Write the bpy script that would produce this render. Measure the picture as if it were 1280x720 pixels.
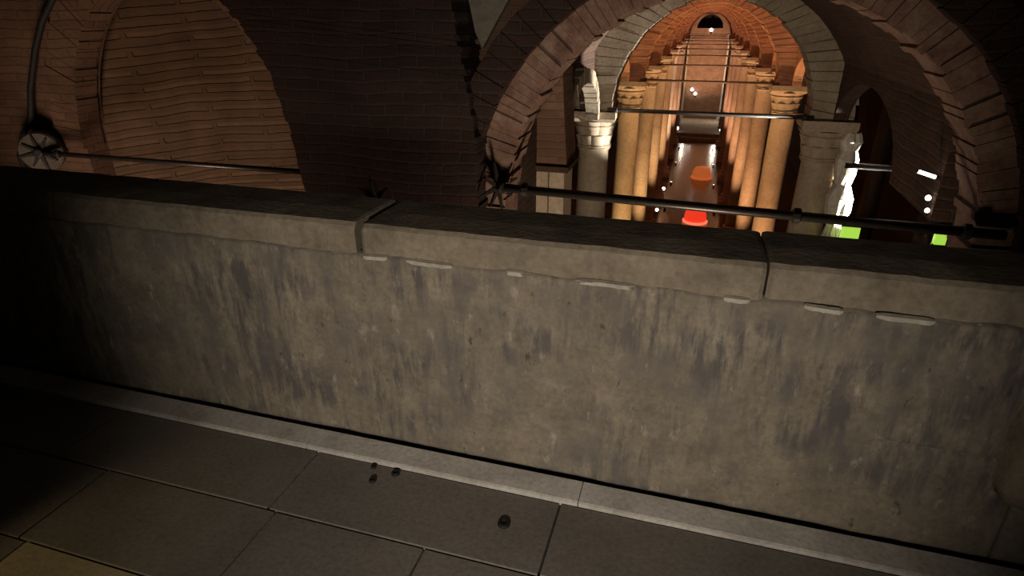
import bpy, math, random
from mathutils import Vector, Matrix, noise as mnoise
random.seed(7)
S = bpy.context.scene
for o in list(bpy.data.objects): bpy.data.objects.remove(o)
PI = math.pi

# ------------------------------------------------------------------ camera, world, light
F_PX, YAW, PITCH, EYE = 760.0, math.atan(248/832.0), math.atan(340/760.0), 1.5
cam_d = bpy.data.cameras.new('camera'); cam = bpy.data.objects.new('camera', cam_d)
S.collection.objects.link(cam); S.camera = cam
cam_d.sensor_width = 36.0; cam_d.lens = 36.0*F_PX/1280.0; cam_d.clip_end = 200
cam.location = (0, 0, EYE); cam.rotation_euler = (PI/2-PITCH, 0, YAW)

W = bpy.data.worlds.new('world'); S.world = W; W.use_nodes = True
W.node_tree.nodes['Background'].inputs[0].default_value = (0.9, 0.75, 0.6, 1)
W.node_tree.nodes['Background'].inputs[1].default_value = 0.005
S.view_settings.view_transform = 'Standard'; S.view_settings.look = 'None'
S.view_settings.gamma = 1.0; S.view_settings.exposure = 0.0
S.view_settings.use_curve_mapping = False

def spot(name, loc, target, energy, color, size_deg, blend=0.6, radius=0.08, parent=None):
    l = bpy.data.lights.new(name, 'SPOT'); l.energy = energy; l.color = color
    l.spot_size = math.radians(size_deg); l.spot_blend = blend; l.shadow_soft_size = radius
    o = bpy.data.objects.new(name, l); S.collection.objects.link(o)
    d = Vector(target)-Vector(loc); o.rotation_euler = d.to_track_quat('-Z', 'Y').to_euler()
    o.location = loc
    if parent:
        o.parent = parent; o.location = Vector(loc)-parent.location
    return o
def point(name, loc, energy, color, radius=0.1):
    l = bpy.data.lights.new(name, 'POINT'); l.energy = energy; l.color = color; l.shadow_soft_size = radius
    o = bpy.data.objects.new(name, l); S.collection.objects.link(o); o.location = loc
    return o
# lamp of the viewing platform, low behind the viewer
spot('platform_lamp', (0.0, -1.55, 1.16), (-0.50, 1.686, 0.61), 285, (1.0, 0.895, 0.76), 57.5, 1.0, 0.16)
spot('platform_side_lamp', (-1.9, -0.6, 0.9), (-1.66, 0.78, 0.0), 22, (1.0, 0.78, 0.42), 26, 0.8, 0.03)
# lamps down in the pit between the platform and the brick wall
spot('pit_lamp_niche', (-4.9, 2.4, -1.3), (-5.0, 5.6, 0.7), 190, (1.0, 0.74, 0.55), 100, 0.8, 0.6)
spot('pit_lamp_arch', (-0.2, 2.7, -2.4), (-0.5, 6.6, 0.5), 420, (1.0, 0.80, 0.60), 90, 0.8, 0.3)
spot('aisle_lamp_white', (3.4, 9.12, -1.5), (2.12, 9.38, -0.74), 5200, (1.0, 0.95, 0.86), 40, 0.3, 0.05)

# ------------------------------------------------------------------ materials
def newmat(name):
    m = bpy.data.materials.new(name); m.use_nodes = True
    nt = m.node_tree; b = nt.nodes['Principled BSDF']; return m, nt, b
def N(nt, t, **kw):
    n = nt.nodes.new(t)
    for k, v in kw.items(): setattr(n, k, v)
    return n
def ramp(nt, fac, stops):
    r = N(nt, 'ShaderNodeValToRGB'); e = r.color_ramp.elements
    while len(e) < len(stops): e.new(0.5)
    for i, (p, c) in enumerate(stops): e[i].position = p; e[i].color = (*c, 1)
    nt.links.new(fac, r.inputs[0]); return r.outputs[0]
def noisef(nt, vec, scale, detail=5, rough=0.6):
    n = N(nt, 'ShaderNodeTexNoise'); n.inputs['Scale'].default_value = scale
    n.inputs['Detail'].default_value = detail; n.inputs['Roughness'].default_value = rough
    nt.links.new(vec, n.inputs['Vector']); return n.outputs['Fac']
def mapped(nt, kind, scale=(1, 1, 1), loc=(0, 0, 0)):
    t = N(nt, 'ShaderNodeTexCoord'); m = N(nt, 'ShaderNodeMapping')
    m.inputs['Scale'].default_value = scale; m.inputs['Location'].default_value = loc
    nt.links.new(t.outputs[kind], m.inputs['Vector']); return m.outputs[0]
def mix(nt, f, a, b, mode='MIX'):
    x = N(nt, 'ShaderNodeMix', data_type='RGBA', blend_type=mode)
    if isinstance(f, float): x.inputs[0].default_value = f
    else: nt.links.new(f, x.inputs[0])
    for s, v in ((6, a), (7, b)):
        if isinstance(v, tuple): x.inputs[s].default_value = (*v, 1)
        else: nt.links.new(v, x.inputs[s])
    return x.outputs[2]
def bump(nt, b, h, strength=0.4, dist=0.02):
    n = N(nt, 'ShaderNodeBump'); n.inputs['Strength'].default_value = strength
    n.inputs['Distance'].default_value = dist
    nt.links.new(h, n.inputs['Height']); nt.links.new(n.outputs[0], b.inputs['Normal'])

def stone(name, dark, mid, light, scale=4.0, rough=0.85, streak=0.0, bmp=0.3, fine=40):
    m, nt, b = newmat(name)
    v = mapped(nt, 'Object')
    c = ramp(nt, noisef(nt, v, scale), [(0.28, dark), (0.5, mid), (0.75, light)])
    f = noisef(nt, v, fine, 4, 0.7)
    c = mix(nt, 0.45, c, ramp(nt, f, [(0.3, (0.35, 0.34, 0.33)), (0.62, (1, 1, 1))]), 'MULTIPLY')
    if streak:
        vs = mapped(nt, 'Object', (24, 24, 4.6), (3.1, 0, 0.4))
        s = noisef(nt, vs, 1.0, 7, 0.68)
        zone = noisef(nt, mapped(nt, 'Object', (2.2, 1, 3.4), (7.7, 2, 1.3)), 1.0, 4, 0.6)
        mm = N(nt, 'ShaderNodeMath', operation='MULTIPLY')
        nt.links.new(ramp(nt, s, [(0.44, (0, 0, 0)), (0.58, (1, 1, 1))]), mm.inputs[0])
        nt.links.new(ramp(nt, zone, [(0.40, (0, 0, 0)), (0.56, (1, 1, 1))]), mm.inputs[1])
        m2 = N(nt, 'ShaderNodeMath', operation='MULTIPLY'); nt.links.new(mm.outputs[0], m2.inputs[0]); m2.inputs[1].default_value = streak
        c = mix(nt, m2.outputs[0], c, (0.10, 0.088, 0.085))
        bl = noisef(nt, mapped(nt, 'Object', (7, 7, 5), (2, 8, 5)), 1.0, 5, 0.65)
        c = mix(nt, ramp(nt, bl, [(0.46, (0, 0, 0)), (0.66, (0.7, 0.7, 0.7))]), c, (0.15, 0.13, 0.115))
        chips = noisef(nt, mapped(nt, 'Object', (26, 26, 14), (1, 5, 2)), 1.0, 4, 0.65)
        c = mix(nt, ramp(nt, chips, [(0.65, (0, 0, 0)), (0.72, (0.75, 0.75, 0.75))]), c, (0.06, 0.05, 0.04))
        pale = noisef(nt, mapped(nt, 'Object', (18, 18, 9), (4, 1, 6)), 1.0, 5, 0.7)
        c = mix(nt, ramp(nt, pale, [(0.60, (0, 0, 0)), (0.74, (0.6, 0.6, 0.6))]), c, (0.50, 0.44, 0.36))
    nt.links.new(c, b.inputs['Base Color']); b.inputs['Roughness'].default_value = rough
    b.inputs['Specular IOR Level'].default_value = 0.25
    bump(nt, b, f, bmp, 0.01)
    return m
def brick(name, c1, c2, mortar, bw=0.30, rh=0.085, tilt=0.0, msize=0.012, bmp=0.8, grime=0.5):
    m, nt, b = newmat(name)
    t = N(nt, 'ShaderNodeTexCoord'); mp = N(nt, 'ShaderNodeMapping')
    mp.inputs['Rotation'].default_value = (0, 0, tilt); nt.links.new(t.outputs['UV'], mp.inputs['Vector'])
    wob = N(nt, 'ShaderNodeTexNoise'); wob.inputs['Scale'].default_value = 1.3; wob.inputs['Detail'].default_value = 3
    nt.links.new(mp.outputs[0], wob.inputs['Vector'])
    vm = N(nt, 'ShaderNodeVectorMath', operation='MULTIPLY_ADD'); nt.links.new(wob.outputs['Color'], vm.inputs[0])
    vm.inputs[1].default_value = (0.16, 0.11, 0); nt.links.new(mp.outputs[0], vm.inputs[2])
    bt = N(nt, 'ShaderNodeTexBrick'); nt.links.new(vm.outputs[0], bt.inputs['Vector'])
    bt.inputs['Color1'].default_value = (*c1, 1); bt.inputs['Color2'].default_value = (*c2, 1)
    bt.inputs['Mortar'].default_value = (*mortar, 1); bt.inputs['Scale'].default_value = 1.0
    bt.inputs['Mortar Size'].default_value = msize; bt.inputs['Mortar Smooth'].default_value = 0.3
    bt.inputs['Brick Width'].default_value = bw; bt.inputs['Row Height'].default_value = rh
    g = noisef(nt, mapped(nt, 'Object'), 2.2, 6, 0.65)
    c = mix(nt, grime, bt.outputs['Color'], ramp(nt, g, [(0.3, (0.25, 0.22, 0.2)), (0.68, (1, 1, 1))]), 'MULTIPLY')
    nt.links.new(c, b.inputs['Base Color']); b.inputs['Roughness'].default_value = 0.9
    b.inputs['Specular IOR Level'].default_value = 0.2
    f = noisef(nt, mapped(nt, 'Object'), 26, 4, 0.7)
    hm = N(nt, 'ShaderNodeMath', operation='MULTIPLY_ADD'); nt.links.new(f, hm.inputs[0]); hm.inputs[1].default_value = 0.5
    iv = N(nt, 'ShaderNodeMath', operation='SUBTRACT'); iv.inputs[0].default_value = 1.0; nt.links.new(bt.outputs['Fac'], iv.inputs[1])
    nt.links.new(iv.outputs[0], hm.inputs[2]); bump(nt, b, hm.outputs[0], bmp, 0.02)
    return m
def plain(name, col, rough=0.6, metal=0.0, spec=0.4):
    m, nt, b = newmat(name)
    f = noisef(nt, mapped(nt, 'Object'), 30, 4, 0.7)
    c = ramp(nt, f, [(0.3, tuple(x*0.6 for x in col)), (0.7, col)])
    nt.links.new(c, b.inputs['Base Color']); b.inputs['Roughness'].default_value = rough
    b.inputs['Metallic'].default_value = metal; b.inputs['Specular IOR Level'].default_value = spec
    bump(nt, b, f, 0.2, 0.004); return m
def glow(name, col, strength):
    m, nt, b = newmat(name)
    b.inputs['Base Color'].default_value = (*col, 1); b.inputs['Emission Color'].default_value = (*col, 1)
    b.inputs['Emission Strength'].default_value = strength; return m

M = {}
M['panel'] = stone('stained_limestone', (0.17, 0.145, 0.11), (0.255, 0.215, 0.16), (0.33, 0.28, 0.21), 5.5, streak=0.95, fine=55)
M['coping'] = stone('worn_coping_stone', (0.14, 0.115, 0.085), (0.25, 0.205, 0.15), (0.31, 0.26, 0.19), 5.0, fine=45)
M['ledgelit'] = stone('ledge_highlight_stone', (0.36, 0.32, 0.26), (0.46, 0.42, 0.35), (0.52, 0.48, 0.41), 9.0, fine=50)  # paler stone paints in the light caught along the ledge
M['kerb'] = stone('pale_marble', (0.40, 0.36, 0.32), (0.56, 0.52, 0.47), (0.66, 0.62, 0.57), 6.0, fine=60, bmp=0.15)
M['slab'] = stone('floor_limestone', (0.15, 0.13, 0.11), (0.20, 0.175, 0.15), (0.235, 0.21, 0.18), 2.2, fine=60, bmp=0.15, rough=0.75)
M['slablit'] = stone('floor_light_pool', (0.33, 0.27, 0.17), (0.40, 0.33, 0.21), (0.46, 0.38, 0.25), 2.2, fine=60, bmp=0.15)  # pool of warm light painted into the slab colour
M['joint'] = plain('joint_dirt', (0.05, 0.042, 0.035), 0.95)
M['brick'] = brick('brown_brick', (0.23, 0.13, 0.085), (0.17, 0.095, 0.062), (0.19, 0.115, 0.078), 0.55, 0.085)
M['nichebrick'] = brick('niche_brick', (0.26, 0.155, 0.095), (0.17, 0.10, 0.06), (0.17, 0.105, 0.065), 1.1, 0.09, -0.10, 0.026, 1.0)
M['shadebrick'] = brick('shaded_brick', (0.05, 0.026, 0.020), (0.035, 0.020, 0.016), (0.05, 0.033, 0.027))  # shade on pier, rib and outer walls painted into a darker brick
M['passage'] = brick('shaded_passage_brick', (0.085, 0.048, 0.032), (0.06, 0.036, 0.026), (0.09, 0.062, 0.048))  # darkness of the passage put into the brick colour
M['ring'] = stone('arch_brick', (0.14, 0.075, 0.055), (0.23, 0.135, 0.10), (0.29, 0.21, 0.155), 9.0, fine=30)
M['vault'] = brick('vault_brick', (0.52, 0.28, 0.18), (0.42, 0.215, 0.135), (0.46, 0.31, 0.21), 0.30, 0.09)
M['archstone'] = stone('arch_stone', (0.22, 0.175, 0.125), (0.31, 0.255, 0.185), (0.38, 0.32, 0.24), 3.0, fine=22)
M['column'] = stone('column_marble', (0.34, 0.26, 0.18), (0.46, 0.37, 0.27), (0.56, 0.47, 0.36), 1.6, 0.6, fine=18, bmp=0.15)
M['litcolumn'] = stone('lit_column_marble', (0.6, 0.54, 0.48), (0.72, 0.66, 0.60), (0.8, 0.75, 0.7), 2.0, 0.5, fine=18, bmp=0.1)  # strong light on two far columns put into their colour
M['shadestone'] = stone('shaded_column_stone', (0.06, 0.05, 0.04), (0.09, 0.075, 0.06), (0.12, 0.10, 0.08), 1.6, fine=18)  # darker copy of the column stone, side aisle shade painted in
M['roundel'] = stone('grey_plaster', (0.09, 0.075, 0.06), (0.14, 0.12, 0.095), (0.19, 0.16, 0.13), 6.0, fine=20)
M['plaster'] = stone('old_plaster', (0.24, 0.20, 0.15), (0.34, 0.29, 0.22), (0.42, 0.36, 0.28), 4.0, fine=20)
M['paleplaster'] = stone('white_plaster', (0.6, 0.55, 0.48), (0.72, 0.68, 0.60), (0.8, 0.77, 0.7), 4.0, fine=20)
M['iron'] = plain('wrought_iron', (0.035, 0.030, 0.027), 0.55, 0.3)
M['rod'] = plain('painted_iron_rod', (0.16, 0.13, 0.11), 0.5, 0.2)
M['ironrod'] = plain('worn_iron_rod', (0.10, 0.085, 0.075), 0.38, 0.7, 0.8)
M['cable'] = plain('black_cable', (0.02, 0.018, 0.018), 0.7)
M['plug'] = plain('black_plug', (0.012, 0.011, 0.010), 0.7)
M['warmglow'] = glow('warm_lens', (1.0, 0.82, 0.60), 6)
M['whiteglow'] = glow('white_lens', (1.0, 0.95, 0.85), 5)
M['redglow'] = glow('red_glow', (1.0, 0.05, 0.02), 0.8)
M['redrim'] = glow('red_rim', (1.0, 0.22, 0.11), 1.0)
M['orangeglow'] = glow('orange_glow', (1.0, 0.24, 0.06), 0.32)
M['greenglow'] = glow('green_glow', (0.42, 0.75, 0.08), 0.85)
m, nt, b = newmat('still_water'); M['water'] = m
b.inputs['Base Color'].default_value = (0.10, 0.066, 0.042, 1); b.inputs['Roughness'].default_value = 0.16
b.inputs['IOR'].default_value = 1.8
bump(nt, b, noisef(nt, mapped(nt, 'Object', (1, 0.5, 1)), 1.4, 3), 0.03, 0.05)

# ------------------------------------------------------------------ mesh helpers
class MB:
    def __init__(s): s.v = []; s.f = []; s.uv = []
    def quad(s, pts, uv=None):
        i = len(s.v); s.v += [tuple(p) for p in pts]; s.f.append(tuple(range(i, i+len(pts))))
        if uv is None:
            a = Vector(pts[1])-Vector(pts[0]); c = Vector(pts[-1])-Vector(pts[0]); n = a.cross(c)
            k = max(range(3), key=lambda j: abs(n[j]))
            ax = {0: (1, 2), 1: (0, 2), 2: (0, 1)}[k]
            uv = [(p[ax[0]], p[ax[1]]) for p in pts]
        s.uv.append(uv)
    def hexa(s, p):      # 8 points: 0-3 one face, 4-7 the opposite one
        for q in ((3, 2, 1, 0), (4, 5, 6, 7), (0, 1, 5, 4), (1, 2, 6, 5), (2, 3, 7, 6), (3, 0, 4, 7)):
            s.quad([p[i] for i in q])
    def box(s, x0, x1, y0, y1, z0, z1):
        s.hexa([(x0, y0, z0), (x1, y0, z0), (x1, y1, z0), (x0, y1, z0), (x0, y0, z1), (x1, y0, z1), (x1, y1, z1), (x0, y1, z1)])
    def cbox(s, x0, x1, y0, y1, z0, z1, c):      # box with chamfered edges along its top and front
        pr = [(y0, z0), (y0, z1-c), (y0+c, z1), (y1, z1), (y1, z0)]
        n = len(pr)
        for i in range(n):
            a, d = pr[i], pr[(i+1) % n]
            s.quad([(x1, *a), (x1, *d), (x0, *d), (x0, *a)])
        s.quad([(x0, *p) for p in pr]); s.quad([(x1, *p) for p in reversed(pr)])
    def tube(s, pts, r, seg=10):
        pts = [Vector(p) for p in pts]; rings = []
        rr = r if isinstance(r, list) else [r]*len(pts)
        for i, p in enumerate(pts):
            t = (pts[min(i+1, len(pts)-1)]-pts[max(i-1, 0)]).normalized()
            u = t.orthogonal().normalized() if i == 0 else (u - t*u.dot(t)).normalized()
            w = t.cross(u)
            rings.append([p+(u*math.cos(2*PI*k/seg)+w*math.sin(2*PI*k/seg))*rr[i] for k in range(seg)])
        for a, d in zip(rings, rings[1:]):
            for k in range(seg): s.quad([a[k], a[(k+1) % seg], d[(k+1) % seg], d[k]])
        s.quad(list(reversed(rings[0]))); s.quad(rings[-1])
    def lathe(s, prof, c=(0, 0, 0), seg=28, wob=None):
        rings = [[Vector((c[0]+r*(wob(k/seg, z) if wob else 1)*math.cos(2*PI*k/seg), c[1]+r*(wob(k/seg, z) if wob else 1)*math.sin(2*PI*k/seg), c[2]+z)) for k in range(seg)] for r, z in prof]
        for a, d in zip(rings, rings[1:]):
            for k in range(seg): s.quad([a[k], a[(k+1) % seg], d[(k+1) % seg], d[k]])
        s.quad(list(reversed(rings[0]))); s.quad(rings[-1])
    def build(s, name, mat, parent=None, smooth=False, weld=True):
        me = bpy.data.meshes.new(name)
        me.from_pydata(s.v, [], s.f)
        uvl = me.uv_layers.new(name='UVMap'); i = 0
        for uv in s.uv:
            for c in uv: uvl.data[i].uv = c; i += 1
        me.materials.append(M[mat] if isinstance(mat, str) else mat)
        if weld:
            import bmesh
            bm = bmesh.new(); bm.from_mesh(me); bmesh.ops.remove_doubles(bm, verts=bm.verts, dist=1e-5)
            bmesh.ops.recalc_face_normals(bm, faces=bm.faces); bm.to_mesh(me); bm.free()
        if smooth:
            for p in me.polygons: p.use_smooth = True
        o = bpy.data.objects.new(name, me); S.collection.objects.link(o)
        if parent: o.parent = parent
        return o
def tag(o, label, cat, group=None):
    o['label'] = label; o['category'] = cat
    if group: o['group'] = group
    return o
def empty(name, loc, label, cat, group=None):
    o = bpy.data.objects.new(name, None); S.collection.objects.link(o); o.location = loc
    o.empty_display_size = 0.1
    return tag(o, label, cat, group)
def struct(o): o['kind'] = 'structure'; return o
def copy_tree(o, parent=None):
    c = o.copy(); S.collection.objects.link(c)
    if parent: c.parent = parent
    for ch in list(o.children): copy_tree(ch, c)
    return c

def arch_wall(mb, P, u0, u1, v0, v1, w0, w1, ops, nseg=28):
    """wall slab in (u,v) with thickness w0..w1; ops = (centre, half, spring, rise); P maps (u,v,w) to a point"""
    cuts = []; last = u0
    for (c, a, sp, b) in ops:
        if c-a > last: cuts.append((last, c-a, None))
        us = [c-a*math.cos(PI*k/nseg) for k in range(nseg+1)]
        for ua, ub in zip(us, us[1:]): cuts.append((ua, ub, (c, a, sp, b)))
        last = c+a
    if last < u1: cuts.append((last, u1, None))
    def low(u, op):
        if op is None: return v0
        c, a, sp, b = op; return sp+b*math.sqrt(max(0, 1-((u-c)/a)**2))
    for ua, ub, op in cuts:
        la, lb = low(ua, op), low(ub, op)
        for w, s in ((w0, 1), (w1, -1)):
            q = [P(ua, la, w), P(ub, lb, w), P(ub, v1, w), P(ua, v1, w)]
            mb.quad(q if s > 0 else q[::-1])
        if op:
            mb.quad([P(ua, la, w0), P(ua, la, w1), P(ub, lb, w1), P(ub, lb, w0)], [(ua, w0), (ua, w1), (ub, w1), (ub, w0)])
        mb.quad([P(ua, v1, w0), P(ub, v1, w0), P(ub, v1, w1), P(ua, v1, w1)])
    for (c, a, sp, b) in ops:
        for u in (c-a, c+a): mb.quad([P(u, v0, w0), P(u, v0, w1), P(u, sp, w1), P(u, sp, w0)])
    for u in (u0, u1): mb.quad([P(u, v0, w0), P(u, v0, w1), P(u, v1, w1), P(u, v1, w0)])
PX = lambda u, v, w: (u, w, v)        # wall facing the viewer
PY = lambda u, v, w: (w, u, v)        # wall along the aisle

def ring(mb, cx, zi, ai, bi, zo, ao, bo, y0, y1, n, jit=0.02, gap=0.10, a0=0.0, a1=PI, rec=0.012):
    """voussoirs between an inner and an outer ellipse, ragged like old masonry"""
    E = lambda t, a, b, z: (cx-a*math.cos(t), z+b*math.sin(t))
    def block(t0, t1, ji, jo, ya, yb):
        p = []
        for y in (ya, yb):
            for (t, a, b, z, j) in ((t0, ai, bi, zi, ji), (t1, ai, bi, zi, ji), (t1, ao, bo, zo, jo), (t0, ao, bo, zo, jo)):
                x, zz = E(t, a+j, b+j, z); p.append((x, y, zz))
        mb.hexa(p)
    for k in range(n):
        t0 = a0+(a1-a0)*k/n; t1 = a0+(a1-a0)*(k+1)/n; g = (t1-t0)*gap*0.5
        block(t0+g, t1-g, random.uniform(-jit, jit)*0.5, random.uniform(-jit, jit), y0-random.uniform(0, jit)*0.6, y1)
        block(t0, t1, rec, -rec, y0+rec, y1-rec)

# ------------------------------------------------------------------ platform: floor, kerb, parapet
YF = 1.686                                        # front face of the parapet
fl = MB(); g = 0.004
rows = [(1.255, 1.553, [-3.9, -3.0, -2.15, -1.225, -0.293, 0.78, 1.7, 2.6]),
        (0.925, 1.247, [-3.9, -2.7, -1.9, -1.19, -0.655, 0.20, 1.1, 2.6]),
        (0.50, 0.917, [-3.9, -2.8, -1.86, -0.9, 0.1, 1.2, 2.6]),
        (-0.2, 0.492, [-3.9, -2.3, -1.2, -0.2, 0.9, 2.6]),
        (-1.2, -0.208, [-3.9, -2.6, -1.4, -0.5, 0.6, 2.6]),
        (-2.6, -1.208, [-3.9, -2.2, -1.0, 0.2, 1.3, 2.6])]
pale = None
for ri, (ya, yb, xs) in enumerate(rows):
    for xa, xb in zip(xs, xs[1:]):
        if ri == 2 and abs(xa+1.86) < .01: pale = (xa, xb, ya, yb); continue
        dz = random.uniform(-0.0015, 0.0015)
        fl.cbox(xa+g, xb-g, ya, yb, -0.08, dz, 0.004)
floor = struct(fl.build('floor', 'slab'))
fb = MB(); fb.box(-3.9, 2.6, -2.6, 1.70, -0.35, -0.012); struct(fb.build('floor_bed', 'joint'))
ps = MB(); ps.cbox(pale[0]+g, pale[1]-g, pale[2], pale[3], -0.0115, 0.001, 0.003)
tag(ps.build('floor_slab', 'slablit'), 'floor slab in the bottom left corner, pool of yellowish light painted into its colour', 'slab')

kerb = empty('stone_kerb', (-0.5, 1.61, 0), 'pale marble kerb strip running along the foot of the stone parapet', 'kerb')
xs = [-3.9, -2.7, -1.28, -0.235, 1.15, 2.6]
for xa, xb in zip(xs, xs[1:]):
    k = MB(); A_, B_ = xa+0.0015+.5, xb-0.0015+.5
    kp = [(-.050, -.011), (-.052, .012), (-.044, .016), (.018, .020), (.046, .022), (.050, -.011)]
    for i in range(len(kp)):
        a, c = kp[i], kp[(i+1) % len(kp)]; k.quad([(A_, *a), (B_, *a), (B_, *c), (A_, *c)])
    k.quad([(A_, *p) for p in kp]); k.quad([(B_, *p) for p in kp[::-1]])
    k.build('kerb_block', 'kerb', kerb)

par = empty('stone_parapet', (-0.5, 1.85, 0), 'stained grey limestone parapet with worn coping across the middle of the picture', 'parapet')
def P0(x, y, z): return (x+0.5, y-1.85, z)
def nz(x, z, s, seed=0.0): return mnoise.noise(Vector((x*s+seed, seed*1.7, z*s)))
def panel(x0, x1, z0, z1, tilt=0.0, res=0.011):
    mb = MB(); nx = max(2, int((x1-x0)/res)); nzc = max(2, int((z1-z0)/res))
    top = {}
    def y_at(i, j):
        x = x0+(x1-x0)*i/nx; z = z0+(z1-z0)*j/nzc
        d = 0.006*nz(x, z, 3, 2)+0.003*nz(x, z, 11, 5)+0.0016*nz(x*2.5, z*.6, 20, 9)
        e = min(x-x0, x1-x, z-z0)
        if x > 0.60 and x < 0.99 and abs(z-0.374-0.004*nz(x, 0, 6, 2)) < 0.007: d += 0.012
        if e < 0.008: d += 0.006*(1-e/0.008)
        return x, YF+d-0.012, z
    def zt(x):                                    # worn upper arris of the slab
        return 0.007*nz(x, 0, 5, 3)+0.006*nz(x, 0, 17, 8)
    V = {}
    for i in range(nx+1):
        for j in range(nzc+1):
            x, y, z = y_at(i, j)
            if z1 > 0.7: z = z+(z/z1)**6*zt(x)
            V[i, j] = P0(x, y, z)
    for i in range(nx):
        for j in range(nzc): mb.quad([V[i, j], V[i+1, j], V[i+1, j+1], V[i, j+1]])
        a, c = V[i, nzc], V[i+1, nzc]              # the ledge on top runs back under the coping
        mb.quad([a, c, (c[0], YF+0.035-1.85, c[2]+0.004), (a[0], YF+0.035-1.85, a[2]+0.004)])
        a, c = V[i, 0], V[i+1, 0]
        mb.quad([(a[0], YF+0.035-1.85, a[2]), (c[0], YF+0.035-1.85, c[2]), c, a])
    for i in (0, nx):
        for j in range(nzc):
            a, c = V[i, j], V[i, j+1]
            mb.quad([a, c, (c[0], YF+0.035-1.85, c[2]), (a[0], YF+0.035-1.85, a[2])])
    return mb.build('wall_panel', 'panel', par, smooth=True)
panel(-3.9, -2.753, 0.020, 0.768); panel(-2.75, 0.985, 0.020, 0.768)
panel(0.988, 2.6, 0.020, 0.768)
core = MB(); x0, y0, z0 = P0(-3.9, YF+0.03, -0.35); x1, y1, z1 = P0(2.6, 2.0, 0.755); core.box(x0, x1, y0, y1, z0, z1)
core.build('core', 'joint', par)
def coping(x0, x1, sink):
    mb = MB(); n = int((x1-x0)/0.012)
    prof = [(YF+0.30, 0.757), (YF+0.004, 0.757), (YF+0.003, 0.80), (YF+0.002, 0.845), (YF+0.006, 0.862), (YF+0.02, 0.874), (YF+0.15, 0.876), (YF+0.31, 0.872), (YF+0.325, 0.855)]
    R = []
    for i in range(n+1):
        x = x0+(x1-x0)*i/n; row = []
        for (y, z) in prof:
            e = min(x-x0, x1-x); r = 0.008*(1-e/0.012) if e < 0.012 else 0
            front = y < YF+0.03
            d = (0.006*nz(x, z, 6, 4)+0.004*nz(x, z, 19, 6)) if front else 0.003*nz(x, y, 6, 3)
            chip = max(0, nz(x, 0, 7, 31)-0.25)*0.05 if (front and z > 0.84) else 0
            row.append(P0(x, y+d+chip+(r if front else 0)+sink, z-chip*.4+(0.002*nz(x, y, 9, 7) if z > .84 else 0)-(r*.5 if z > .85 else 0)))
        R.append(row)
    for a, c in zip(R, R[1:]):
        for k in range(len(prof)):
            k2 = (k+1) % len(prof); mb.quad([a[k], c[k], c[k2], a[k2]])
    mb.quad(R[0]); mb.quad(R[-1][::-1])
    mb.build('coping_stone', 'coping', par, smooth=False)
for xa, xb, sk in ((-3.9, -2.4, .004), (-2.397, -1.055, .004), (-1.028, 0.232, 0.0), (0.240, 1.25, 0.010), (1.254, 2.6, .004)):
    coping(xa, xb, sk)
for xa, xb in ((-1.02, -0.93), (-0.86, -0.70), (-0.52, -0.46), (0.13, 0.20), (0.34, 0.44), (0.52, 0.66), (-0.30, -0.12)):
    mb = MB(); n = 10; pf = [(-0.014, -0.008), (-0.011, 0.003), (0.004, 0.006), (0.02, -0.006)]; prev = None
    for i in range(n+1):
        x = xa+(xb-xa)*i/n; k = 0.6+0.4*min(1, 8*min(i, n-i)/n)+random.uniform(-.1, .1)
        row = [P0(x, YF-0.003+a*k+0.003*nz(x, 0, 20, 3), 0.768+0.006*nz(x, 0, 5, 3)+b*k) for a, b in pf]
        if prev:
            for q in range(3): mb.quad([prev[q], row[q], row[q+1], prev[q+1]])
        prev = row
    o = mb.build('ledge_highlight', 'ledgelit', par); o['label'] = 'pale strip painting in light caught on the ledge under the coping'
# rough boss of stone at the right end of the parapet
bo = MB(); nn = 20
prof = [(0.001, .10), (.08, .11), (.10, .16), (.085, .24), (.10, .33), (.085, .42), (.05, .50), (0.001, .52)]
bo.lathe(prof, (1.0, YF+0.0, 0.16), 26, lambda k, z: 1+0.22*mnoise.noise(Vector((math.cos(6.283*k)*2, math.sin(6.283*k)*2, z*9))))
boss = bo.build('stone_boss', 'coping', None, True)
tag(boss, 'rough weathered lump of stone sticking out at the right end of the parapet', 'stone')
# small dark plugs in the floor
plugs = [(-0.953, 1.473, 0.013, 'small round black plug in the floor slab, nearest the viewer of the group of three'),
         (-0.892, 1.530, 0.015, 'round black plug against the kerb, rightmost of the group of three on the floor'),
         (-0.449, 1.414, 0.020, 'lone round black plug in the middle of the floor slab, biggest of the four'),
         (-0.984, 1.538, 0.010, 'tiny black plug touching the kerb, smallest and leftmost of the floor plugs')]
for x, y, r, lab in plugs:
    p = MB(); p.lathe([(r, -0.002), (r*1.04, 0.003), (r*.9, 0.007), (r*.55, 0.008), (r*.5, 0.004)], (0, 0, 0), 16)
    o = p.build('floor_plug', 'plug'); o.location = (x, y, 0.001); tag(o, lab, 'plug', 'black plugs in the floor')

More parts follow.
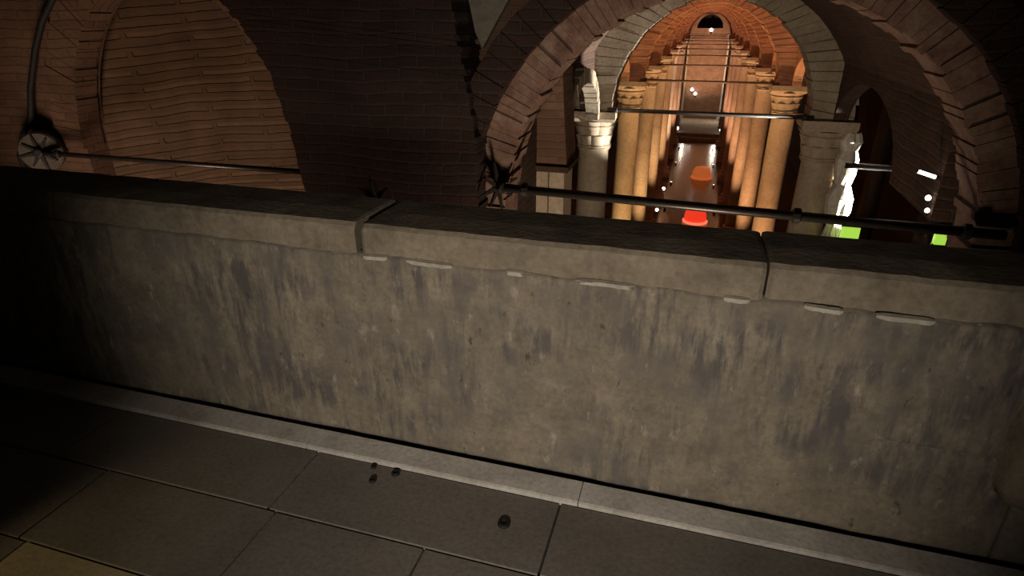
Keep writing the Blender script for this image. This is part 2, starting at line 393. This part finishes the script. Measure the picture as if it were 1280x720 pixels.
# ------------------------------------------------------------------ brick wall across the pit, niche and pier
ZW = -6.4
CX, Y1 = 0.20, 4.80
w = MB()
arch_wall(w, PX, -9.5, 7.0, ZW-0.3, 3.4, Y1, 5.06, [(-4.72, 1.29, 0.25, 1.60), (CX, 1.74, 0.0, 1.76)])
struct(w.build('wall_front', 'brick'))
nb = MB()                                           # curved brick back of the niche
for k in range(24):
    for j in range(30):
        def q(k, j):
            t = k/24; x = -6.06+3.1*t; z = -3.0+5.6*j/30
            return (x, 4.98+0.75*max(0, math.sin(PI*t))**.7, z)
        nb.quad([q(k, j), q(k+1, j), q(k+1, j+1), q(k, j+1)], [(a[0], a[2]) for a in (q(k, j), q(k+1, j), q(k+1, j+1), q(k, j+1))])
struct(nb.build('wall_niche', 'nichebrick'))
rg = MB(); ring(rg, -4.72, 0.25, 1.27, 1.58, 0.25, 1.62, 1.93, 4.765, 5.0, 80, 0.016, 0.03, 0, PI, 0.004)
tag(rg.build('niche_arch', 'brick'), 'ragged brown brick arch framing the brick niche at left', 'arch')

pts_l = [(-3.13, -6.4), (-3.13, -0.2), (-3.16, .12), (-3.21, .5), (-3.34, 1.10), (-3.52, 1.4), (-3.75, 1.66), (-4.1, 1.95), (-4.6, 2.2)]
pts_r = [(-1.60, -6.4), (-1.60, -0.2), (-1.58, .12), (-1.58, .5), (-1.64, 0.98), (-1.69, 1.22), (-1.74, 1.45), (-1.80, 1.9), (-1.85, 2.3)]
pm = MB()
for i in range(len(pts_l)-1):
    sub = 6
    for s in range(sub):
        def at(t):
            L = [pts_l[i][c]+(pts_l[i+1][c]-pts_l[i][c])*t for c in (0, 1)]; R = [pts_r[i][c]+(pts_r[i+1][c]-pts_r[i][c])*t for c in (0, 1)]
            return L, R
        (La, Ra), (Lb, Rb) = at(s/sub), at((s+1)/sub)
        j = random.uniform(-.02, .02)
        pm.hexa([(La[0]+j, 4.40, La[1]), (Ra[0]+j, 4.40, Ra[1]), (Ra[0]+j, 4.80, Ra[1]), (La[0]+j, 4.80, La[1]),
                 (Lb[0]+j, 4.40, Lb[1]), (Rb[0]+j, 4.40, Rb[1]), (Rb[0]+j, 4.80, Rb[1]), (Lb[0]+j, 4.80, Lb[1])])
tag(pm.build('brick_pier', 'shadebrick'), 'massive brick pier, painted dark for shade, between the brick niche and the bright archway', 'pier')
rb = MB(); ring(rb, CX, 0.0, 1.90, 1.90, -0.02, 2.16, 2.16, 4.50, 4.80, 40, 0.015, 0.05, 0.02, PI-0.02)
tag(rb.build('vault_rib', 'shadebrick'), 'dark curved vault rib wrapped around the outside of the large brick archway', 'rib')
rg = MB(); ring(rg, CX+.02, 0.0, 1.66, 1.70, 0.0, 1.93, 1.93, 4.62, 5.0, 84, 0.035, 0.05, 0, PI, 0.006)
for sx in (-1, 1):                                   # toothed legs below the springing
    z = 0.0
    while z > -3.2:
        h = 0.07; j = random.uniform(-.03, .03)
        xa, xb = CX+.02+sx*1.66, CX+.02+sx*(1.93+j)
        rg.box(min(xa, xb), max(xa, xb), 4.62-random.uniform(0, .02), 5.0, z-h+.01, z); z -= h
    xa, xb = CX+.02+sx*1.68, CX+.02+sx*1.91
    rg.box(min(xa, xb), max(xa, xb), 4.64, 5.0, -3.2, 0)
tag(rg.build('brick_arch', 'ring'), 'large ragged red-brown brick arch nearest the parapet, spanning the bright aisle', 'arch')

wd_ = MB(); wf = [(-1.762, 4.74, 1.653), (-1.413, 4.74, 1.65), (-1.525, 4.74, 1.478), (-1.65, 4.74, 1.276), (-1.706, 4.74, 1.389)]  # lit bit of wall painted in as a pale wedge
wd_.quad(wf); wd_.quad([(x, 4.80, z) for x, y, z in wf][::-1])
for k in range(5):
    a, c = wf[k], wf[(k+1) % 5]; wd_.quad([a, (a[0], 4.80, a[2]), (c[0], 4.80, c[2]), c])
tag(wd_.build('lit_wedge', 'plaster'), 'pale wedge of lit wall, painted in, between the dark pier and the dark rib, at the top edge', 'plaster')

# ------------------------------------------------------------------ aisle beyond
BAY, NL = 4.8, 11
YE = BAY*NL+1.6
ce = MB()                                            # brick barrel vaults from the archway to the end wall
def barrel(mb, y0, y1, a, b, z0, t0, t1, n=22):
    for k in range(n):
        ta, tb = t0+(t1-t0)*k/n, t0+(t1-t0)*(k+1)/n
        A = (0.08-a*math.cos(ta), z0+b*math.sin(ta)); B = (0.08-a*math.cos(tb), z0+b*math.sin(tb))
        mb.quad([(A[0], y0, A[1]), (A[0], y1, A[1]), (B[0], y1, B[1]), (B[0], y0, B[1])],
                [(y0, ta*a), (y1, ta*a), (y1, tb*a), (y0, tb*a)])
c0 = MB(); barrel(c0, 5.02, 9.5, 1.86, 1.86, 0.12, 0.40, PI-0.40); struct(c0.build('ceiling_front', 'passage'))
barrel(ce, 9.5, YE, 1.86, 1.86, 0.12, 0.40, PI-0.40)
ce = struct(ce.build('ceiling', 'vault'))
for nm, sx in (('wall_aisle_left', -1), ('wall_aisle_right', 1)):
    sp = MB(); xa, xb = 0.11+sx*1.64, 0.11+sx*1.82
    ya = 6.6 if sx < 0 else 6.16
    arch_wall(sp, PY, ya if sx < 0 else 5.07, 9.42, 0.10, 1.15, min(xa, xb), max(xa, xb), [((ya+9.42)/2, (9.42-ya)/2-.1, 0.1, 0.70)], 20)
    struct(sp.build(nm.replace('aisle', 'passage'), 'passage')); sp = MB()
    ops = [(BAY*(n+.5), 2.05, 0.30, 0.62) for n in range(2, NL)]
    arch_wall(sp, PY, 9.46, YE, 0.10, 1.15, min(xa, xb), max(xa, xb), ops, 20)
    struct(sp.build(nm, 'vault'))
for nm, sx in (('wall_left', -1), ('wall_right', 1)):   # outer walls and flat vaults of the side aisles
    ow = MB(); xa, xb = sx*5.6, sx*5.9
    ow.box(min(xa, xb), max(xa, xb), 6.2 if sx < 0 else 5.07, YE, ZW-.3, 2.2)
    struct(ow.build(nm, 'shadebrick'))
for nm, sx in (('ceiling_left', -1), ('ceiling_right', 1)):
    oc = MB(); xa, xb = sx*1.75, sx*5.9; ys = 6.2 if sx < 0 else 5.07
    for k in range(10):
        ta, tb = k/10, (k+1)/10
        A = xa+(xb-xa)*ta; B = xa+(xb-xa)*tb; za = 0.95+.9*math.sin(PI*ta); zb = .95+.9*math.sin(PI*tb)
        oc.quad([(A, ys, za), (A, YE, za), (B, YE, zb), (B, ys, zb)], [(ys, A), (YE, A), (YE, B), (ys, B)])
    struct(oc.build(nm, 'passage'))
wt = MB(); wt.quad([(-9.5, 2.0, ZW), (7, 2.0, ZW), (7, YE, ZW), (-9.5, YE, ZW)])
wo = wt.build('water', 'water'); struct(wo)

# jambs of the thick wall behind the brick arch
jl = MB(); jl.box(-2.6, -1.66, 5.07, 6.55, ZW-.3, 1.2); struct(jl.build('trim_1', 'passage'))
jr = MB(); jr.box(2.30, 3.2, 5.07, 6.15, ZW-.3, 1.2); struct(jr.build('trim_2', 'shadebrick'))

# end wall with its dark lunette
ew = MB(); arch_wall(ew, PX, -5.9, 5.9, 0.62, 2.4, YE, YE+.4, [(0.08, 0.98, 0.62, 1.0)], 20)
ew.box(-5.9, 5.9, YE, YE+.4, ZW-.3, 0.62)
struct(ew.build('wall_back', 'vault'))
lb = MB(); lb.box(-1.4, 1.6, YE+1.2, YE+1.3, 0.3, 2.2); struct(lb.build('wall_lunette', 'shadebrick'))

def cap_leaf(k, z):
    return 1+0.07*max(0, math.sin(8*2*PI*k))*(1 if z > 0.05 else 0)+0.03*math.sin(16*2*PI*k)*(z > .15)
def make_column(mat, r=0.25, dark=False):
    root = empty('stone_column', (0, 0, ZW), '', 'column', None)
    H = -ZW
    b_ = MB(); b_.box(-.40, .40, -.40, .40, 0, .22)
    b_.lathe([(.37, .22), (.39, .27), (.37, .33), (.31, .36), (.31, .40), (.34, .43), (.32, .48), (r+.015, .50)], (0, 0, 0), 28)
    b_.build('column_base', mat, root)
    s_ = MB(); s_.lathe([(r+.02, .50), (r+.005, .56), (r, 1.6), (r-.01, H-1.2), (r-.02, H-.42), (r+.005, H-.38), (r+.02, H-.36)], (0, 0, 0), 28)
    s_.build('shaft', mat, root, True)
    c_ = MB(); c_.lathe([(r+.0, H-.36), (r+.018, H-.33), (r+.004, H-.31), (r+.022, H-.22), (r+.035, H-.17), (r+.022, H-.155), (r+.045, H-.07), (r+.065, H-.03), (r+.05, H-.015), (r+.10, H+.05)], (0, 0, 0), 64, lambda k, z: 1+0.055*abs(math.sin(8*PI*k+(z > H-.16)*PI/2))-0.03)
    c_.build('capital', mat, root)
    a_ = MB(); q = r+.10
    a_.hexa([(-q+.03, -q+.03, H+.05), (q-.03, -q+.03, H+.05), (q-.03, q-.03, H+.05), (-q+.03, q-.03, H+.05), (-q, -q, H+.10), (q, -q, H+.10), (q, q, H+.10), (-q, q, H+.10)])
    a_.box(-q, q, -q, q, H+.10, H+.20)
    a_.build('abacus', mat, root); return root
ordw = ['first', 'second', 'third', 'fourth', 'fifth', 'sixth', 'seventh', 'eighth', 'ninth', 'tenth']
col0 = make_column('column'); colp = make_column('litcolumn', 0.21); cold = make_column('shadestone')
used = set()
def place(proto, x, y, label, group):
    o = proto if proto.name not in used else copy_tree(proto)
    used.add(proto.name); o.location = (x, y, ZW); tag(o, label, 'column', group); return o
CXA = 0.03
def colx(sx): return -1.52 if sx < 0 else 1.73
for n in range(2, NL+1):
    for side, sx in (('left', -1), ('right', 1)):
        proto = colp if (side, n) in (('left', 7), ('right', 11)) else col0
        what = 'column painted bright as if lit' if proto is colp else ('grey stone column' if n == 2 else 'orange-lit stone column')
        place(proto, colx(sx), BAY*n, '%s in the %s row of the bright aisle, %s from the brick arch' % (what, side, ordw[n-2]), 'columns of the %s aisle row' % side)
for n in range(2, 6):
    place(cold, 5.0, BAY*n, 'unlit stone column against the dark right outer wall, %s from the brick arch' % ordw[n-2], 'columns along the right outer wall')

# transverse arches
def make_arch(n, first=False):
    mb = MB()
    ring(mb, 0.11, 0.22, 1.36, 1.52, 0.10, 1.92, 1.85, BAY*n-.27, BAY*n+.27, 38, 0.028, 0.08)
    return mb
a2 = tag(make_arch(2).build('stone_arch', 'archstone'), 'grey stone arch with a ragged lit edge, in front of all the orange arches', 'arch', 'arches across the aisle')
a3 = make_arch(0).build('stone_arch', 'vault')
for n in range(3, NL+1):
    o = a3 if n == 3 else a3.copy()
    if n > 3: S.collection.objects.link(o)
    o.location = (0, BAY*n, 0)
    tag(o, 'orange-lit brick arch across the aisle, %s behind the grey stone arch' % ordw[n-3], 'arch', 'arches across the aisle')

# tie rods
def make_rod(x0, x1, y, z, r, mat, label, zend=None, collars=(), group='iron tie rods', name='tie_rod'):
    root = empty(name, ((x0+x1)/2, y, z), label, 'tie rod', group); L = (x1-x0)/2; dz = 0 if zend is None else (zend-z)/2
    root.location.z = z+dz
    mb = MB(); mb.tube([(-L, 0, -dz), (0, 0, -0.004), (L, 0, dz)], r, 10); mb.build('rod', mat, root, True)
    for c in collars:
        t = (c-x0)/(x1-x0)*2-1
        k = MB(); k.tube([(t*L-.03, 0, t*dz), (t*L-.02, 0, t*dz), (t*L+.02, 0, t*dz), (t*L+.03, 0, t*dz)], [r*1.15, r*1.6, r*1.6, r*1.15], 10); k.build('collar', 'iron', root)
    return root
make_rod(-1.46, 2.02, 4.55, 0.247, 0.034, 'ironrod', 'thick black iron tie rod close above the parapet, across the large brick arch', 0.185, (-1.25, 0.75, 1.8))
make_rod(-6.30, -3.22, 4.55, 0.24, 0.024, 'ironrod', 'dark iron tie rod crossing the brick niche at left', 0.25, (-6.1,))
for n in range(2, NL+1):
    lab = 'dark iron tie rod between the two grey columns under the stone arch' if n == 2 else 'thin orange-lit tie rod across the aisle, %s behind the grey columns' % ordw[n-3]
    make_rod(-1.30, 1.51, BAY*n-(.28), 0.235, 0.03 if n == 2 else 0.026, 'ironrod' if n == 2 else 'rod', lab, None, (-1.18, 1.39))
make_rod(2.0, 5.58, 9.22, -0.361, 0.04, 'cable', 'black tie rod in the dark right-hand aisle beside the glaring white masonry', -0.381)

# star-shaped anchor plates
def make_star(loc, R, rot, label, plate=True):
    root = empty('anchor_star', loc, label, 'anchor plate', 'star anchor plates'); root.rotation_euler = (0, 0, rot)
    s_ = MB()
    for k in range(8):
        a = PI*k/4+0.2; d = Vector((math.cos(a), 0, math.sin(a))); p = Vector((-d.z, 0, d.x)); L = R*(1 if k % 2 == 0 else .82)
        s_.hexa([d*0+p*.022+Vector((0, -.012, 0)), d*0-p*.022+Vector((0, -.012, 0)), d*0-p*.022+Vector((0, .010, 0)), d*0+p*.022+Vector((0, .010, 0)),
                 d*L+p*.006+Vector((0, -.006, 0)), d*L-p*.006+Vector((0, -.006, 0)), d*L-p*.006+Vector((0, .006, 0)), d*L+p*.006+Vector((0, .006, 0))])
    s_.build('star_plate', 'iron', root, weld=False)
    h = MB(); h.tube([(0, -.06, 0), (0, -.055, 0), (0, -.01, 0), (0, .02, 0)], [.03, .045, .05, .05], 8); h.build('nut', 'iron', root)
    if plate:
        q = MB(); q.tube([(0, .012, 0), (0, .03, 0), (0, .10, 0)], [R*.93, R*1.0, R*1.0], 28); q.build('plaster_roundel', 'roundel', root)
    return root
make_star((-6.34, 4.55, 0.24), 0.20, 0.55, 'leftmost black star anchor, on a pale round patch at the end of the niche rod')
make_star((-2.47, 4.385, 0.06), 0.20, 0.1, 'black star anchor on the front of the dark brick pier, half hidden by the parapet', False)
make_star((-1.47, 4.55, 0.247), 0.21, 1.05, 'black iron star anchor at the left end of the thick rod over the parapet', False)
cb = MB()
pc = [(-6.831, 4.7, -0.052), (-6.848, 4.7, 0.144), (-6.7, 4.7, 0.377), (-6.524, 4.7, 0.531), (-6.406, 4.7, 0.831), (-6.183, 4.7, 1.205), (-6.002, 4.7, 1.445), (-5.797, 4.7, 1.634), (-5.591, 4.7, 1.795)]
cb.tube(pc, 0.028, 8)
tag(cb.build('cable', 'cable', None, True), 'dark cable hanging down the brick wall to the leftmost star anchor', 'cable')

# pale stone pilaster at the left jamb
pl = empty('stone_pilaster', (-1.62, 6.8, ZW), 'pale stone pilaster beside the left grey column, just inside the brick arch', 'pilaster')
H = -ZW
for i, (xa, xb, yo) in enumerate(((-.30, -.11, 0.0), (-.10, .09, -.05), (.10, .27, -.02))):
    q = MB(); q.box(xa, xb, -.22+yo, .22, 0.25, H-.06); q.build('shaft', 'column', pl)
q = MB(); q.box(-.36, .33, -.32, .26, H-.05, H-.01); q.box(-.34, .31, -.29, .25, H-.08, H-.05); q.build('impost', 'passage', pl)
q = MB(); q.hexa([(-.36, -.28, H-.01), (.30, -.28, H-.01), (.30, .24, H-.01), (-.36, .24, H-.01), (-.40, -.28, H+1.0), (.22, -.28, H+1.0), (.22, .24, H+1.0), (-.40, .24, H+1.0)]); q.build('springer', 'brick', pl)
q = MB(); q.box(-.36, .33, -.30, .26, 0, .25); q.build('plinth', 'column', pl)
sb = MB()
ring(sb, 0, 0, 1.08, 0.62, 0.0, 1.22, 0.80, -.09, .09, 22, 0.02, 0.1)
so = sb.build('side_arch', 'archstone'); so.rotation_euler = (0, 0, PI/2); so.location = (-1.50, 8.05, 0.10)
tag(so, 'ragged pale side arch between the pale pilaster and the left grey column', 'arch')

# glaring lit masonry behind the right grey column
rough = MB()
prof = [(.001, -3.2), (.15, -3.2), (.14, -2.0), (.17, -1.5), (.10, -1.25), (.16, -1.05), (.17, -.85), (.10, -.66), (.14, -.5), (.15, -.3), (.10, -.18), (.15, -.05), (.10, .06), (.001, .08)]
rough.lathe(prof, (0, 0, 0), 22, lambda k, z: 1+.35*mnoise.noise(Vector((math.cos(6.283*k)*1.7, math.sin(6.283*k)*1.7, z*4.1))))
ro = rough.build('broken_masonry', 'paleplaster'); ro.location = (2.05, 9.36, 0)
tag(ro, 'ragged strip of white masonry glaring in lamp light, right of the right grey column', 'masonry')

# ------------------------------------------------------------------ lamps
def uplight(x, y, tgt, e, col, label, deg=62, fix='uplight'):
    root = empty(fix, (x, y, ZW), label, 'lamp', 'uplights at the column feet')
    b_ = MB(); b_.lathe([(.08, -.02), (.08, .01), (.04, .02), (.04, .04), (.055, .05), (.065, .11), (.068, .11), (.058, .105), (.055, .085)], (0, 0, 0), 18)
    b_.build('housing', 'iron', root)
    l_ = MB(); l_.lathe([(.055, .088), (.05, .098), (.03, .102)], (0, 0, 0), 18); l_.build('lens', 'warmglow', root)
    spot('uplight_beam', (x, y, ZW+.13), tgt, e, col, deg, 1.0, 0.05, root)
for n in range(3, NL+1):
    for side, sx in (('left', -1), ('right', 1)):
        f = (n-3)/8
        col = (1.0, 0.60-.08*f, 0.25+.13*f) if side == 'left' else (1.0, 0.50-.02*f, 0.22+.12*f)
        uplight(0.1+sx*1.05, BAY*n-1.7, (0.1+sx*1.0, BAY*n+.1, 1.6), 1950, col,
                'small uplight at the foot of the %s orange-lit column of the %s row' % (ordw[n-3], side))
def lantern(name, x, y, r, h, mat, rim, label, energy, col):
    root = empty(name, (x, y, ZW), label, 'lamp')
    a = MB(); a.lathe([(r*.82, .05), (r*.95, h*.2), (r*.9, h*.6), (r*.7, h*.92), (r*.4, h)], (0, 0, 0), 28); a.build('glass_shade', mat, root, True)
    q = MB(); q.lathe([(r*.9, -.02), (r*1.05, .02), (r*1.08, h*.12), (r*.96, h*.16)], (0, 0, 0), 28); q.build('rim', rim, root, True)
lantern('red_lantern', 0.37, 25.6, 0.48, 0.66, 'redglow', 'redrim', 'glowing red round lamp on the water at the foot of the bright aisle', 25, (1, .12, .04))
lantern('orange_reflection', 0.52, 33.5, 0.52, 0.62, 'orangeglow', 'orangeglow', 'dim orange glow standing in for the vault reflection, beyond the red lamp on the water', 15, (1, .3, .08))  # glowing body added for the orange vault mirrored in the water
def bulb(loc, r, label):
    root = empty('small_lamp', loc, label, 'lamp', 'small white lamps')
    a = MB(); a.lathe([(r*.3, -r), (r*.8, -r*.6), (r, 0), (r*.8, r*.6), (r*.3, r)], (0, 0, 0), 12); a.build('bulb', 'whiteglow', root, True)
    q = MB(); q.lathe([(r*.5, -r*2.2), (r*.5, -r*.8)], (0, 0, 0), 10); q.build('socket', 'iron', root)
bulb((-0.75, 54.0, -3.99), 0.13, 'upper of two tiny white lamps on the far end wall')
bulb((-0.46, 54.0, -4.30), 0.13, 'lower of two tiny white lamps on the far end wall')
bulb((-1.33, 45.4, -5.75), 0.11, 'tiny white lamp at the left front corner of the far landing')
bulb((1.62, 45.4, -5.75), 0.11, 'tiny white lamp at the right front corner of the far landing')
bulb((-1.20, 29.6, -6.1), 0.08, 'tiny white lamp low beside the left row of columns, farther of two')
bulb((-1.22, 25.6, -6.0), 0.07, 'tiny white lamp low beside the left row of columns, nearer of two')
bulb((0.18, YE-.12, 0.50), 0.13, 'white lamp just under the dark lunette of the end wall')
bulb((1.715, 5.12, 0.26), 0.021, 'tiny white lamp in the dark right-hand opening, above the green light')
bulb((1.725, 5.10, 0.17), 0.018, 'smallest white lamp in the dark right-hand opening, lowest of them')
tb = empty('tube_lamp', (1.655, 5.10, 0.44), 'short slanting white tube lamp high in the dark right-hand opening', 'lamp')
q = MB(); q.tube([(-.062, 0, .018), (.062, 0, -.018)], .013, 10); q.build('tube', 'whiteglow', tb, True)
for s in (-1, 1):
    q = MB(); q.tube([(s*.062, 0, -s*.018), (s*.078, 0, -s*.0226)], .016, 10); q.build('end_cap', 'iron', tb)
def green(loc, wd, h, label):
    root = empty('green_lantern', loc, label, 'lamp', 'green lights in the right-hand opening')
    a = MB(); a.cbox(-wd/2, wd/2, -.04, .04, -h/2, h/2, .01); a.build('glass', 'greenglow', root)
    for za in (h/2, -h/2-.03):
        q = MB(); q.box(-wd/2-.012, wd/2+.012, -.03, .05, za, za+.03); q.build('frame', 'iron', root)
green((2.20, 9.0, -1.26), 0.22, 0.22, 'small green light under the glaring white masonry')
green((2.98, 8.0, -0.88), 0.24, 0.20, 'small green light at the right of the dark opening, low over the parapet')

ld = empty('stone_landing', (0.2, 49.0, ZW), 'pale stone landing in the water at the foot of the far end wall', 'landing')
q = MB(); q.cbox(-1.5, 1.5, -4.0, 3.0, .2, .42, .04); q.build('deck', 'plaster', ld)
q = MB(); q.cbox(-1.2, 1.2, -4.6, -4.0, -.1, .2, .03); q.cbox(-1.5, 1.5, -4.0, 3.0, -.3, .2, .02); q.build('step', 'archstone', ld)
point('landing_light', (-1.0, 50.5, -4.6), 35, (1.0, 0.85, 0.65), 0.1)
point('landing_light', (1.4, 50.5, -4.6), 75, (1.0, 0.85, 0.65), 0.1)
spot('end_wall_fill', (0.1, 47.0, -4.0), (0.1, YE, -1.0), 2200, (1.0, 0.66, 0.42), 60, 0.8, 0.05)  # added fill without a fixture, brightens the end wall
